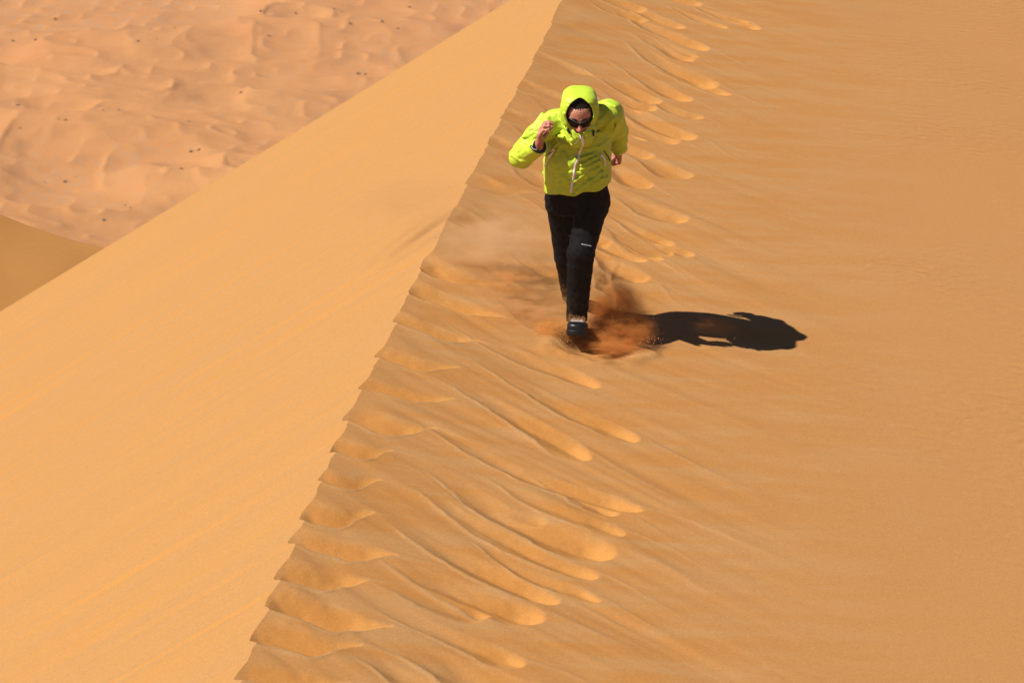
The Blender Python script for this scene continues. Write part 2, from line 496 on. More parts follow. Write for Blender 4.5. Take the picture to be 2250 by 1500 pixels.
# ------------------------------------------------------------------ the lower dune shoulder at the left
def shoulder():
    xs = np.concatenate([np.linspace(-60, -14, 40), np.linspace(-13.9, 2, 260), np.linspace(2.2, 30, 30)])
    ys = np.concatenate([np.linspace(14, 33.9, 160), np.linspace(34, 60, 60)])
    Xs, Ys = np.meshgrid(xs, ys)
    yc = 34.0 + 0.05 * Xs
    crest = -9.75 - (Xs + 9.6) * 0.33 - 0.02 * np.clip(Xs + 9.6, 0, None) ** 2 * 0.3
    d = yc - Ys
    z = crest - 0.11 * np.clip(d, 0, None) - 0.62 * np.clip(-d, 0, None)
    z = z + 0.55 * (fbm(Xs * 0.25, Ys * 0.2, 61, 3) - 0.5)
    z = z - 0.10 * np.exp(-((d - 7.2 - 0.9 * (Xs + 9.2)) / 0.35) ** 2) * sm(-11, -9.6, Xs) * (1 - sm(-8.6, -7.8, Xs))
    n, m = Xs.shape
    gi = np.arange(n * m).reshape(n, m)
    Fs = np.stack([gi[:-1, :-1], gi[:-1, 1:], gi[1:, 1:], gi[1:, :-1]], axis=-1).reshape(-1, 4)
    zero = np.zeros(n * m)
    o = mesh_np('sand_dune', np.stack([Xs, Ys, z], -1).reshape(-1, 3), Fs, MAT_SAND,
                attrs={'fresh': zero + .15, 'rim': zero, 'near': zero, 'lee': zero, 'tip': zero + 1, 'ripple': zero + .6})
    tag(o, kind='structure')
shoulder()

# ------------------------------------------------------------------ the valley floor far below
def steep(h, x, y, amt, wl):
    return h(x + amt * (h(x, y) - 0.5) * wl, y)
def valley_z(x, y):
    wx = x + 9 * (vnoise(x / 31.0, y / 37.0, 3) - 0.5); wy = y + 12 * (vnoise(x / 29.0 + 7, y / 41.0, 4) - 0.5)
    def big(a, b): return fbm(a / 34.0, b / 26.0, 101, 2, .4)
    def mid(a, b):
        n = vnoise(a / 12.0, b / 9.0, 111); return np.sqrt((1 - np.abs(2 * n - 1)) ** 2 + .01)
    def sml(a, b):
        n = vnoise(a / 4.8, b / 3.9, 121); return (1 - np.abs(2 * n - 1)) ** 1.2
    B = steep(big, wx, wy, 1.3, 20.0)
    M = steep(mid, wx, wy, 0.30, 8.0)
    S = steep(sml, wx, wy, 0.22, 3.5)
    z = 5.0 * B + 1.8 * M * sm(.3, .65, B) + 0.6 * S * sm(.15, .6, M) + 0.14 * fbm(x / 2.2, y / 1.9, 131, 2)
    return VALLEY_Z + z - 3.0, 1 - sm(0.25, 0.55, B)
def nonuni(a, b, n, lo, hi, m):
    return np.concatenate([-np.geomspace(-(lo - 30), -(lo), m)[:0], lo - np.geomspace(2000, 1, m), np.linspace(a, b, n), hi + np.geomspace(1, 9000, m)])
xs = np.concatenate([-112 - np.geomspace(1.0, 9000, 90)[::-1], np.linspace(-112, 30, 420), 30 + np.geomspace(1.0, 9000, 90)])
ys = np.concatenate([330 - np.geomspace(1.0, 9000, 90)[::-1], np.linspace(330, 590, 640), 590 + np.geomspace(1.0, 12000, 90)])
Xv, Yv = np.meshgrid(xs, ys)
Zv, Hv = valley_z(Xv, Yv)
n, m = Xv.shape
gi = np.arange(n * m).reshape(n, m)
Fv = np.stack([gi[:-1, :-1], gi[:-1, 1:], gi[1:, 1:], gi[1:, :-1]], axis=-1).reshape(-1, 4)
ground = mesh_np('ground', np.stack([Xv, Yv, Zv], -1).reshape(-1, 3), Fv, MAT_VALLEY, attrs={'hollow': Hv.ravel()})
tag(ground, kind='structure')

# ------------------------------------------------------------------ signed-distance modelling of the runner
def A3(*v): return np.array(v, dtype=np.float64)
def nrm(v):
    v = np.asarray(v, float); return v / np.linalg.norm(v)
CULL = [None]
def far(a, b, r, n):
    """constant lower bound when the whole chunk lies well outside this piece"""
    if CULL[0] is None: return None
    c, rad = CULL[0]; ab = b - a; l2 = ab @ ab
    t = 0.0 if l2 < 1e-12 else min(1.0, max(0.0, ((c - a) @ ab) / l2))
    lb = np.linalg.norm(c - a - t * ab) - rad - r
    return np.full(n, lb) if lb > 0.07 else None
def cap(P, a, b, ra, rb, local=False):
    a = np.asarray(a, float); b = np.asarray(b, float)
    if not local:
        e = far(a, b, max(ra, rb), len(P))
        if e is not None: return e
    ab = b - a
    t = np.clip(((P - a) @ ab) / (ab @ ab), 0, 1)
    return np.linalg.norm(P - a - t[:, None] * ab, axis=1) - (ra + (rb - ra) * t)
def ell(P, c, r):
    q = (P - np.asarray(c, float)) / np.asarray(r, float)
    k0 = np.linalg.norm(q, axis=1)
    k1 = np.linalg.norm(q / np.asarray(r, float), axis=1) + 1e-9
    return np.where(k0 < 1e-6, -min(r), k0 * (k0 - 1) / k1)
def smin(a, b, k):
    h = np.clip(0.5 + 0.5 * (b - a) / k, 0, 1)
    return b * (1 - h) + a * h - k * h * (1 - h)
def smax(a, b, k): return -smin(-a, -b, k)
def chain(P, pts, rad, k=0.012):
    d = None
    for i in range(len(pts) - 1):
        e = cap(P, pts[i], pts[i + 1], rad[i], rad[i + 1])
        d = e if d is None else smin(d, e, k)
    return d
def halfball(P, w, ax, r):
    q = P - np.asarray(w, float)
    return np.maximum(-(q @ nrm(ax)), np.linalg.norm(q, axis=1) - r)
def zloft(P, tab, k=0.9):
    """tab rows: z, cx, cy, rx, ry"""
    T = np.array(tab, float); z = P[:, 2]
    cx = np.interp(z, T[:, 0], T[:, 1]); cy = np.interp(z, T[:, 0], T[:, 2])
    rx = np.interp(z, T[:, 0], T[:, 3]); ry = np.interp(z, T[:, 0], T[:, 4])
    dx = np.abs(P[:, 0] - cx) / rx; dy = np.abs(P[:, 1] - cy) / ry
    q = (dx ** 2.3 + dy ** 2.3) ** (1 / 2.3)
    d = (q - 1) * np.minimum(rx, ry) * k
    return smax(smax(d, z - T[-1, 0], 0.03), T[0, 0] - z, 0.03)
def wr(P, f, seed):
    """smooth pseudo-random field of summed sines"""
    rnd = np.random.RandomState(seed); s = 0
    for i in range(4):
        k = rnd.normal(size=3) * f; s = s + np.sin(P @ k + rnd.uniform(0, 6.28))
    return s / 4

def sdf_mesh(fn, lo, hi, h, B=8):
    lo = np.asarray(lo, float); hi = np.asarray(hi, float)
    nb = np.ceil((hi - lo) / (h * B)).astype(int)
    gx, gy, gz = np.meshgrid(*[np.arange(k) for k in nb], indexing='ij')
    blk = np.stack([gx.ravel(), gy.ravel(), gz.ravel()], 1)
    cen = lo + (blk + 0.5) * h * B
    act = blk[np.abs(fn(cen)) < h * B * 0.87 * 1.75 + 0.006]
    o = np.arange(B + 1)
    ox, oy, oz = np.meshgrid(o, o, o, indexing='ij')
    offs = np.stack([ox.ravel(), oy.ravel(), oz.ravel()], 1)
    D = np.empty((len(act), (B + 1) ** 3), dtype=np.float32)
    sb = act // 4
    skey = (sb[:, 0] * 4096 + sb[:, 1]) * 4096 + sb[:, 2]
    act = act[np.argsort(skey, kind='stable')]; skey = np.sort(skey, kind='stable')
    cuts = np.concatenate([[0], np.nonzero(np.diff(skey))[0] + 1, [len(act)]])
    for s, e in zip(cuts[:-1], cuts[1:]):
        a = act[s:e]
        P = (lo + (a[:, None, :] * B + offs[None]) * h).reshape(-1, 3)
        mn, mx = P.min(0), P.max(0)
        CULL[0] = ((mn + mx) / 2, np.linalg.norm(mx - mn) / 2)
        D[s:e] = fn(P).reshape(len(a), -1)
    CULL[0] = None
    D = D.reshape(-1, B + 1, B + 1, B + 1)
    S = D < 0
    N = (nb.max() + 1) * B + 4
    def key(i, j, k): return (i.astype(np.int64) * N + j) * N + k
    cnt = sum(S[:, i:B + i, j:B + j, k:B + k].astype(np.int8) for i in (0, 1) for j in (0, 1) for k in (0, 1))
    cb, ci, cj, ck = np.nonzero((cnt > 0) & (cnt < 8))
    base = act[cb] * B
    gi, gj, gk = base[:, 0] + ci, base[:, 1] + cj, base[:, 2] + ck
    acc = np.zeros((len(cb), 3)); num = np.zeros(len(cb))
    cor = [(i, j, k) for i in (0, 1) for j in (0, 1) for k in (0, 1)]
    val = {c: D[cb, ci + c[0], cj + c[1], ck + c[2]].astype(float) for c in cor}
    for c in cor:
        for ax in range(3):
            if c[ax]: continue
            e = list(c); e[ax] = 1; e = tuple(e)
            v0, v1 = val[c], val[e]
            m = (v0 < 0) != (v1 < 0)
            t = np.where(m, v0 / (v0 - v1 + 1e-12), 0)
            p = np.array(c, float)[None] + np.zeros((len(cb), 3)); p[:, ax] = t
            acc += np.where(m[:, None], p, 0); num += m
    V = lo + (np.stack([gi, gj, gk], 1) + acc / num[:, None]) * h
    K = key(gi, gj, gk); order = np.argsort(K); Ks = K[order]
    def look(i, j, k):
        q = key(i, j, k); p = np.clip(np.searchsorted(Ks, q), 0, len(Ks) - 1)
        return np.where(Ks[p] == q, order[p], -1)
    Fs = []
    for ax in range(3):
        sl0 = [slice(None)] + [slice(0, B)] * 3; sl1 = list(sl0); sl1[ax + 1] = slice(1, B + 1)
        a, b = S[tuple(sl0)], S[tuple(sl1)]
        eb, ei, ej, ek = np.nonzero(a != b)
        inside = a[eb, ei, ej, ek]
        g3 = act[eb] * B + np.stack([ei, ej, ek], 1)
        u, w = (ax + 1) % 3, (ax + 2) % 3
        qs = []
        for du, dw in ((0, 0), (-1, 0), (-1, -1), (0, -1)):
            q = g3.copy(); q[:, u] += du; q[:, w] += dw
            qs.append(look(q[:, 0], q[:, 1], q[:, 2]))
        Q = np.stack(qs, 1)
        Q[~inside] = Q[~inside][:, ::-1]
        Fs.append(Q[(Q >= 0).all(1)])
    F = np.concatenate(Fs)
    return V, F

def relax(V, F, it=2, lam=0.5):
    n = len(V)
    e = np.concatenate([F[:, [0, 1]], F[:, [1, 2]], F[:, [2, 3]], F[:, [3, 0]]])
    for _ in range(it):
        s = np.zeros_like(V); c = np.zeros(n)
        for k in range(3):
            s[:, k] = np.bincount(e[:, 0], V[e[:, 1], k], n) + np.bincount(e[:, 1], V[e[:, 0], k], n)
        c = np.bincount(e[:, 0], minlength=n) + np.bincount(e[:, 1], minlength=n)
        V = V * (1 - lam) + lam * s / np.maximum(c, 1)[:, None]
    return V

CAM = A3(-0.3972, -16.6656, 6.0214)
def pix_dir(u, v):
    c, s = math.cos(R(20)), math.sin(R(20))
    a, b = (u - 1125) / FPX, (750 - v) / FPX
    return nrm(A3(a, c + b * s, -s + b * c))
def snap(fn, u, v, t0=16.0, lift=0.0):
    """front point of a garment where a seam runs (fitted to the garment's own surface)"""
    d = pix_dir(u, v); ts = np.linspace(16.0, 18.6, 521)
    e = fn(CAM + d * ts[:, None])
    hit = np.nonzero(e < 0)[0]
    if len(hit):
        a, b = ts[max(hit[0] - 1, 0)], ts[hit[0]]
        for _ in range(14):
            t = (a + b) / 2
            if fn((CAM + d * t)[None])[0] > 0: a = t
            else: b = t
    else:
        t = ts[np.argmin(e)]
    p = CAM + d * t
    g = A3(*[fn((p + h)[None])[0] - fn((p - h)[None])[0] for h in np.eye(3) * 0.004])
    n = nrm(g)
    return p + n * lift, n

# ---- joints (metres, the runner's front foot stands on the origin)
HC = A3(-0.001, -0.170, 1.424); TH = R(16)
HR = np.stack([A3(1, 0, 0), A3(0, -math.cos(TH), -math.sin(TH)), A3(0, -math.sin(TH), math.cos(TH))], 1)
ROLL = R(0)
HR = HR @ np.array([[math.cos(ROLL), 0, -math.sin(ROLL)], [0, 1, 0], [math.sin(ROLL), 0, math.cos(ROLL)]])
def to_head(P): return (P - HC) @ HR
def from_head(Q): return np.asarray(Q, float) @ HR.T + HC
SH_R, EL_R, WR_R = A3(-.156, -.040, 1.368), A3(-.343, -.010, 1.133), A3(-.239, -.215, 1.252)
SH_L, EL_L, WR_L = A3(.188, .000, 1.394), A3(.238, .265, 1.205), A3(.252, .360, 1.075)
HIP_L, KN_L, AN_L = A3(.094, .165, .800), A3(.016, -.085, .548), A3(-.004, .000, .110)
HIP_R, KN_R, AN_R = A3(-.094, .195, .795), A3(-.060, .290, .405), A3(-.028, .530, .080)

def hand_parts(W, a, n, s, curls, thumb):
    """finger joint chains from a wrist frame: a along the hand, n out of the palm, s towards the thumb"""
    a, n, s = nrm(a), nrm(n), nrm(s)
    out = []
    spec = [(.029, .092, (.042, .025, .020), .0100), (.010, .096, (.045, .027, .021), .0102),
            (-.009, .092, (.042, .026, .020), .0098), (-.027, .082, (.034, .021, .018), .0088)]
    for (off, mc, ln, r), cu in zip(spec, curls):
        p = W + a * mc + s * off; pts = [p]; ang = 0
        fan = off * .5
        for L_, c_ in zip(ln, cu):
            ang += R(c_)
            d = nrm(a * math.cos(ang) + n * math.sin(ang) + s * fan)
            p = p + d * L_; pts.append(p)
        out.append((pts, [r * 1.12, r * 1.02, r * .92, r * .80]))
    tb = W + a * .026 + s * .026 + n * .010
    t1 = tb + nrm(a * .62 + s * .62 + n * thumb[0]) * .042
    t2 = t1 + nrm(a * .85 + s * .15 + n * thumb[1]) * .032
    t3 = t2 + nrm(a * .75 - s * .15 + n * thumb[1]) * .026
    out.append(([tb, t1, t2, t3], [.0150, .0115, .0100, .0085]))
    return out, (W, a, n, s)

HAND_R = hand_parts(WR_R + A3(0, -.004, .012), A3(.10, -.16, 1.0), A3(1, -.12, -.1), A3(.18, .96, .20),
                    [(22, 42, 32), (26, 46, 34), (30, 48, 34), (34, 42, 34)], (0.5, 0.45))
ax_l = nrm(WR_L - EL_L)
n_l = nrm(A3(-1, .1, .05) - ax_l * (A3(-1, .1, .05) @ ax_l)); s_l = np.cross(ax_l, n_l)
if s_l[1] > 0: s_l = -s_l
HAND_L = hand_parts(WR_L + ax_l * .012, ax_l, n_l, s_l, [(62, 88, 58), (66, 90, 60), (68, 92, 60), (70, 90, 60)], (0.9, 1.1))
def hand_sdf(P, H):
    fingers, (W, a, n, s) = H
    e = far(W, W + a * .1, .13, len(P))
    if e is not None: return e
    d = cap(P, W - a * .012, W + a * .01, .025, .025)
    for pts, rad in fingers[:4]:
        d = smin(d, cap(P, W + a * .012 + (pts[0] - W - a * .09) * .3, pts[0], .015, .0125), .016)
    d = smin(d, cap(P, W + a * .02 + s * .02 + n * .006, fingers[4][0][0], .016, .016), .012)
    d = smin(d, cap(P, W + a * .03 - s * .020 + n * .004, fingers[3][0][0] - a * .012, .014, .012), .012)
    for pts, rad in fingers:
        f = chain(P, pts, rad, .004)
        for q, r_ in zip(pts[1:3], rad[1:3]):
            f = smin(f, np.linalg.norm(P - q, axis=1) - r_ * 1.02, .004)
        d = smin(d, f, .0055)
    return d

def head_sdf(P):
    e = far(HC, HC, .15, len(P))
    if e is not None: return e
    old = CULL[0]; CULL[0] = None
    d = head_local(to_head(P)); CULL[0] = old
    return d
def head_local(q):
    ax = np.abs(q[:, 0]); qm = np.stack([ax, q[:, 1], q[:, 2]], 1)
    d = ell(q, (0, -.018, .036), (.076, .096, .088))
    d = smin(d, ell(q, (0, .030, -.042), (.059, .060, .078)), .035)
    d = smin(d, ell(q, (0, .052, .050), (.062, .038, .048)), .03)          # forehead
    d = smin(d, cap(q, (-.014, .080, -.104), (.014, .080, -.104), .020, .020), .028)   # chin
    d = smin(d, np.linalg.norm(qm - A3(.043, .058, -.018), axis=1) - .022, .022)       # cheekbones
    d = smin(d, cap(qm, (.012, .084, .030), (.048, .068, .032), .011, .010), .014)     # brow
    d = smax(d, -(np.linalg.norm(qm - A3(.031, .102, .010), axis=1) - .021), .012)     # eye sockets
    d = smin(d, np.linalg.norm(qm - A3(.031, .070, .010), axis=1) - .0135, .003)       # eyes
    d = smin(d, cap(qm, (.018, .079, .018), (.043, .070, .016), .006, .005), .006)     # upper lids
    nose = cap(q, (0, .088, .022), (0, .116, -.024), .0075, .0115)
    nose = smin(nose, np.linalg.norm(q - A3(0, .119, -.027), axis=1) - .0125, .008)
    nose = smin(nose, np.linalg.norm(qm - A3(.012, .104, -.029), axis=1) - .0085, .008)
    nose = smax(nose, -(np.linalg.norm(qm - A3(.0065, .110, -.040), axis=1) - .0045), .003)
    d = smin(d, nose, .010)
    d = smin(d, cap(qm, (0, .090, -.060), (.022, .080, -.063), .0065, .004), .006)     # lips
    d = smin(d, cap(qm, (0, .088, -.072), (.018, .080, -.070), .0075, .004), .006)
    d = smax(d, -cap(qm, (0, .101, -.0655), (.021, .086, -.0665), .0018, .001), .002)
    d = smin(d, ell(qm, (.079, -.012, -.004), (.007, .019, .032)), .008)               # ears
    # furrowed forehead
    fh = sm(.034, .042, q[:, 2]) * (1 - sm(.078, .088, q[:, 2])) * (1 - sm(.035, .055, ax)) * sm(.03, .05, q[:, 1])
    d = d - fh * 0.0016 * np.sin(q[:, 2] * 720 + 1.2 * np.cos(q[:, 0] * 70))
    return d

BODY_T = [(.77, .003, .180, .135, .095), (.87, .000, .175, .150, .105), (.99, .000, .155, .140, .100), (1.12, .000, .130, .155, .100),
          (1.26, .003, .100, .150, .090), (1.35, .006, .040, .105, .065), (1.41, .006, -.020, .075, .065)]
def body_sdf(P):
    d = zloft(P, BODY_T)
    d = smin(d, cap(P, (.006, -.025, 1.37), (.001, -.135, 1.385), .060, .055), .03)
    for s_, e_, w_ in ((SH_R, EL_R, WR_R), (SH_L, EL_L, WR_L)):
        d = smin(d, chain(P, [s_ + A3(0, .02, -.015), e_, w_], [.043, .038, .026]), .02)
    for h_, k_, a_ in ((HIP_L, KN_L, AN_L), (HIP_R, KN_R, AN_R)):
        d = smin(d, chain(P, [h_, k_, a_], [.080, .052, .036]), .03)
    d = smin(d, chain(P, [AN_L, AN_L + A3(0, .03, -.06), A3(-.004, -.14, .085)], [.034, .030, .020]), .01)
    d = smin(d, chain(P, [AN_R, AN_R + A3(0, .045, -.05), A3(-.010, .46, -.03)], [.034, .030, .022]), .01)
    d = smin(d, head_sdf(P), .012)
    d = smin(d, hand_sdf(P, HAND_R), .006)
    d = smin(d, hand_sdf(P, HAND_L), .006)
    return d

# ---- jacket
JT = [(.81, .000, .200, .190, .182), (.89, .000, .194, .203, .206), (.99, -.002, .172, .206, .212), (1.09, -.003, .148, .204, .202),
      (1.19, -.002, .132, .202, .172), (1.28, .000, .098, .195, .138), (1.36, .004, .038, .165, .110), (1.43, .004, -.015, .095, .085)]
def jacket_base(P):
    d = zloft(P, JT)
    d = smin(d, cap(P, (-.105, -.018, 1.358), (.178, .005, 1.388), .066, .078), .035)
    d = smin(d, chain(P, [SH_R + A3(.005, .014, -.012), (SH_R + EL_R) / 2 + A3(-.006, .010, .006), EL_R, WR_R], [.068, .069, .070, .050], .02), .03)
    d = smin(d, chain(P, [SH_L + A3(-.01, 0, 0), EL_L, WR_L], [.084, .066, .054], .02), .03)
    # collar standing up to the nose, and the hood
    d = smin(d, cap(P, (.004, -.055, 1.375), (.002, -.155, 1.325), .105, .095), .045)
    q = to_head(P)
    hq = np.abs((q - A3(0, -.042, .040)) / A3(.108, .130, .124)) ** 2.7
    hd = (hq.sum(1) ** (1 / 2.7) - 1) * .108
    hd = smin(hd, ell(q, (0, .012, .055), (.107, .066, .112)), .035)
    hd = smax(hd, q[:, 2] - .166 - .1 * q[:, 1], .05)      # the brim of the hood
    d = smin(d, hd, .035)
    return d
RIDGES = [  # seams and folds on the garment: px polyline on the front, radius, height
    ([(1263, 410), (1288, 388), (1313, 370)], .013, .013), ([(1266, 420), (1296, 398), (1322, 378)], .013, .014),
    ([(1262, 428), (1294, 408), (1322, 392)], .014, .014), ([(1278, 363), (1294, 354), (1310, 346)], .012, .012),
    ([(1278, 372), (1296, 364), (1316, 354)], .014, .014), ([(1254, 378), (1276, 380), (1290, 372)], .014, .011),
    ([(1264, 398), (1280, 386), (1300, 374)], .014, .013), ([(1314, 400), (1334, 389)], .011, .010), ([(1266, 350), (1284, 346), (1300, 340)], .011, .010),
    ([(1206, 258), (1234, 290), (1256, 309), (1274, 322)], .013, .010), ([(1240, 250), (1250, 286), (1264, 304)], .011, .010),
    ([(1205, 306), (1222, 299), (1242, 302), (1258, 318), (1270, 326)], .012, .009), ([(1222, 300), (1232, 318), (1222, 338)], .013, .011),
    ([(1203, 344), (1214, 328), (1228, 312)], .014, .013), ([(1194, 380), (1226, 374), (1262, 356)], .015, .007),
    ([(1198, 402), (1232, 404), (1254, 398)], .014, .006), ([(1290, 302), (1320, 292), (1343, 282)], .014, .007),
    ([(1286, 328), (1316, 322), (1338, 306)], .013, .007), ([(1322, 234), (1338, 244), (1346, 262)], .012, .010),
    ([(1334, 224), (1352, 236), (1360, 262)], .011, .009), ([(1178, 300), (1160, 313), (1140, 332)], .014, .009),
    ([(1124, 340), (1146, 354), (1170, 352)], .013, .008), ([(1150, 302), (1172, 292), (1188, 296)], .012, .009),
    ([(1190, 250), (1176, 270), (1160, 292)], .012, .006)]
GROOVES = [([(1119, 338), (1128, 328), (1136, 321)], .006), ([(1146, 305), (1162, 305)], .005), ([(1164, 287), (1182, 289)], .005),
           ([(1224, 252), (1234, 268), (1244, 280)], .005), ([(1184, 266), (1192, 262)], .004),            ([(1330, 296), (1346, 290), (1352, 270)], .006), ([(1200, 290), (1206, 300)], .004)]
ridge_pts, groove_pts = [], []
for px, r_, h_ in RIDGES:
    pn = [snap(jacket_base, u, v) for u, v in px]
    ridge_pts.append(([p - n * (r_ - h_) for p, n in pn], r_))
for px, dep in GROOVES:
    pn = [snap(jacket_base, u, v) for u, v in px]
    groove_pts.append(([p + n * (.007 - dep) for p, n in pn], .007))
def jacket_out(P):
    d = jacket_base(P)
    q = to_head(P)
    onhood = sm(-.02, .06, q[:, 2]) * (1 - sm(.14, .2, np.linalg.norm(q, axis=1)))
    # nylon wrinkles: diagonal on the trunk, round the sleeves
    def tri(x): return np.abs(((x / (2 * math.pi)) % 1.0) * 2 - 1)
    w = wr(P, 8, 3) * 1.5
    f1 = tri(P[:, 2] * 66 - P[:, 0] * 44 + 3.4 * w + 1.6 * wr(P, 15, 8))
    f2 = tri(P[:, 2] * 52 + P[:, 0] * 60 + P[:, 1] * 50 + 3.8 * w + 1.5 * wr(P, 22, 9))
    f3 = tri(P[:, 2] * 150 - P[:, 0] * 90 + P[:, 1] * 60 + 4.5 * w + 3 * wr(P, 25, 10))
    m1 = sm(-.35, .45, wr(P, 10, 21)); m2 = sm(-.2, .5, wr(P, 11, 22))
    amp = (1 - .75 * onhood)
    d = d - amp * (.0085 * (f1 - .5) * m1 + .0058 * (f2 - .5) * m2 + .0024 * (f3 - .5) * m1) - 0.0010 * wr(P, 70, 33)
    # elastic hem and hood seams
    for pts, r_ in ridge_pts:
        for i in range(len(pts) - 1):
            d = smin(d, cap(P, pts[i], pts[i + 1], r_, r_), .006)
    for pts, r_ in groove_pts:
        for i in range(len(pts) - 1):
            d = smax(d, -cap(P, pts[i], pts[i + 1], r_, r_), .005)
    seam = np.abs(q[:, 2] - .105 - 0.35 * (q[:, 1] - .02)) 
    d = d + 0.0022 * np.exp(-(seam / .004) ** 2) * onhood
    return d
def jacket_sdf(P):
    do = jacket_out(P)
    d = np.maximum(do, -(do + .009))
    q = to_head(P)
    # hood opening, narrow at the chin
    zc_ = (q[:, 2] - .046) / .104
    wx = .080 * (1 - .28 * np.clip(-zc_, 0, 1)); 
    op = (np.sqrt((q[:, 0] / wx) ** 2 + zc_ ** 2) - 1) * .075
    op = np.maximum(op, -(q[:, 1] + .005))
    d = smax(d, -op, .004)
    hem = P[:, 2] - (.897 + .15 * P[:, 0] + .008 * np.sin(P[:, 0] * 40))
    d = smax(d, -hem, .004)
    d = smax(d, -halfball(P, WR_R + A3(.004, -.01, .004), WR_R - EL_R, .085), .003)
    d = smax(d, -halfball(P, WR_L, WR_L - EL_L, .10), .003)
    return d

# ---- trousers
PT = [(.73, .000, .175, .180, .120), (.81, .000, .178, .188, .126), (.93, .000, .172, .180, .120)]
def trouser_out(P):
    d = zloft(P, PT)
    fl = chain(P, [HIP_L, KN_L, AN_L + A3(0, 0, -.03)], [.100, .079, .063], .02)
    bl = chain(P, [HIP_R, KN_R, AN_R + A3(0, .02, -.02)], [.098, .074, .056], .02)
    d = smin(d, fl, .03); d = smin(d, bl, .03)
    w = wr(P, 10, 51)
    f = np.sin(P[:, 2] * 42 + P[:, 0] * 50 + 4 * w + 2.5 * wr(P, 20, 55))
    knee = np.exp(-((P[:, 2] - .5) / .12) ** 2)
    d = d - 0.0038 * (np.abs(f) - .5) * (.6 + .8 * knee) - .0022 * wr(P, 45, 57)
    for pts, r_ in trouser_folds:
        for i in range(len(pts) - 1): d = smin(d, cap(P, pts[i], pts[i + 1], r_, r_), .010)
    return d
trouser_folds = []
for px in ([(1246, 583), (1262, 588), (1284, 582), (1302, 574)], [(1204, 452), (1226, 440), (1262, 430)], [(1206, 468), (1228, 456), (1256, 440)],
           [(1222, 545), (1236, 552), (1244, 548)], [(1290, 440), (1320, 440), (1338, 430)], [(1300, 470), (1325, 460)], [(1250, 520), (1270, 516), (1300, 512)],
           [(1290, 545), (1303, 562), (1300, 600)], [(1222, 500), (1240, 490)]):
    pn = [snap(trouser_out, u, v) for u, v in px]
    trouser_folds.append(([p - n * .004 for p, n in pn], .009))
def trouser_sdf(P):
    do = trouser_out(P)
    d = np.maximum(do, -(do + .008))
    d = smax(d, P[:, 2] - .925, .003)
    d = smax(d, -halfball(P, AN_L + A3(0, 0, -.022), (0, -.30, -1), .12), .003)
    d = smax(d, -halfball(P, AN_R + A3(0, .03, -.035), AN_R - KN_R, .12), .003)
    return d

# ---- materials of the runner
def fabric(name, col, rough, warp_scale=900.0, bump=.0006, sheen=0.0, crease=.8):
    k = NT(name)
    tc = k.n('ShaderNodeTexCoord'); P = tc.outputs['Object']
    f = k.noise(P, 6.0, 4.0)
    k.l(k.mix(k.rng(f, .3, .7, 0, 1), tuple(c * .93 for c in col), tuple(min(1, c * 1.05) for c in col)), k.b.inputs['Base Color'])
    k.b.inputs['Roughness'].default_value = rough
    k.b.inputs['Specular IOR Level'].default_value = 0.35 if col[0] > .1 else .12
    if sheen: k.b.inputs['Sheen Weight'].default_value = sheen
    rd = k.n('ShaderNodeTexNoise'); rd.noise_type = 'RIDGED_MULTIFRACTAL'
    k.l(k.mapping(P, (1.0, 1.0, 2.0), (0, R(35), 0)), rd.inputs['Vector'])
    rd.inputs['Scale'].default_value = 7.0; rd.inputs['Detail'].default_value = 3.0; rd.inputs['Distortion'].default_value = .6
    b0 = k.bump(rd.outputs[0], crease, .012)
    b1 = k.bump(k.noise(k.mapping(P, (1, 1, 1.6)), 38.0, 5.0, .6), 0.35, .004, b0)
    k.l(k.bump(k.noise(P, warp_scale, 1.0), .4, bump, b1), k.b.inputs['Normal'])
    return k
kj = fabric('lime_nylon', (.430, .575, .035), .46)
MAT_LIME = kj.m
MAT_LINING = simple_mat('black_lining', (.010, .010, .011), .8, .2)
kt = fabric('black_trouser_cloth', (.0020, .0020, .0028), .8)
# sand dusting on the trouser cuffs
tc = kt.n('ShaderNodeTexCoord'); sx = kt.n('ShaderNodeSeparateXYZ'); kt.l(tc.outputs['Object'], sx.inputs[0])
dust = kt.math('MULTIPLY', kt.rng(sx.outputs['Z'], .34, .12, 0, 1), kt.rng(kt.noise(tc.outputs['Object'], 30.0, 5.0, .65), .42, .75, 0, .35))
bc = kt.b.inputs['Base Color'].links[0].from_socket
kt.l(kt.mix(dust, bc, (.20, .10, .04)), kt.b.inputs['Base Color'])
MAT_BLACK_CLOTH = kt.m
def skin_material():
    k = NT('skin')
    tc = k.n('ShaderNodeTexCoord'); P = tc.outputs['Object']
    c = k.mix(k.rng(k.noise(P, 25.0, 4.0), .35, .65, 0, 1), (.42, .170, .105), (.47, .205, .130))
    c = k.mix(k.attr('red'), c, (.34, .065, .050))
    c = k.mix(k.attr('beard'), c, (.045, .026, .020))
    c = k.mix(k.attr('nail'), c, (.50, .32, .27))
    k.l(c, k.b.inputs['Base Color'])
    k.b.inputs['Roughness'].default_value = .48
    k.b.inputs['Subsurface Weight'].default_value = .10
    k.b.inputs['Subsurface Radius'].default_value = (.9, .3, .15)
    k.b.inputs['Subsurface Scale'].default_value = .006
    k.l(k.bump(k.noise(P, 260.0, 3.0), .4, .0006), k.b.inputs['Normal'])
    return k.m
MAT_SKIN = skin_material()
MAT_HAIR = simple_mat('dark_hair', (.008, .005, .004), .7, .12, 320.0, .002)
MAT_ZIP = simple_mat('white_zip_tape', (.86, .78, .72), .5, .4, 400.0, .001)
MAT_SILVER = simple_mat('silver_metal', (.62, .62, .64), .3, .5, metal=.9)
MAT_BLACK = simple_mat('black_plastic', (.008, .008, .009), .38, .5)
MAT_LENS = simple_mat('dark_lens', (.004, .003, .003), .2, .08)
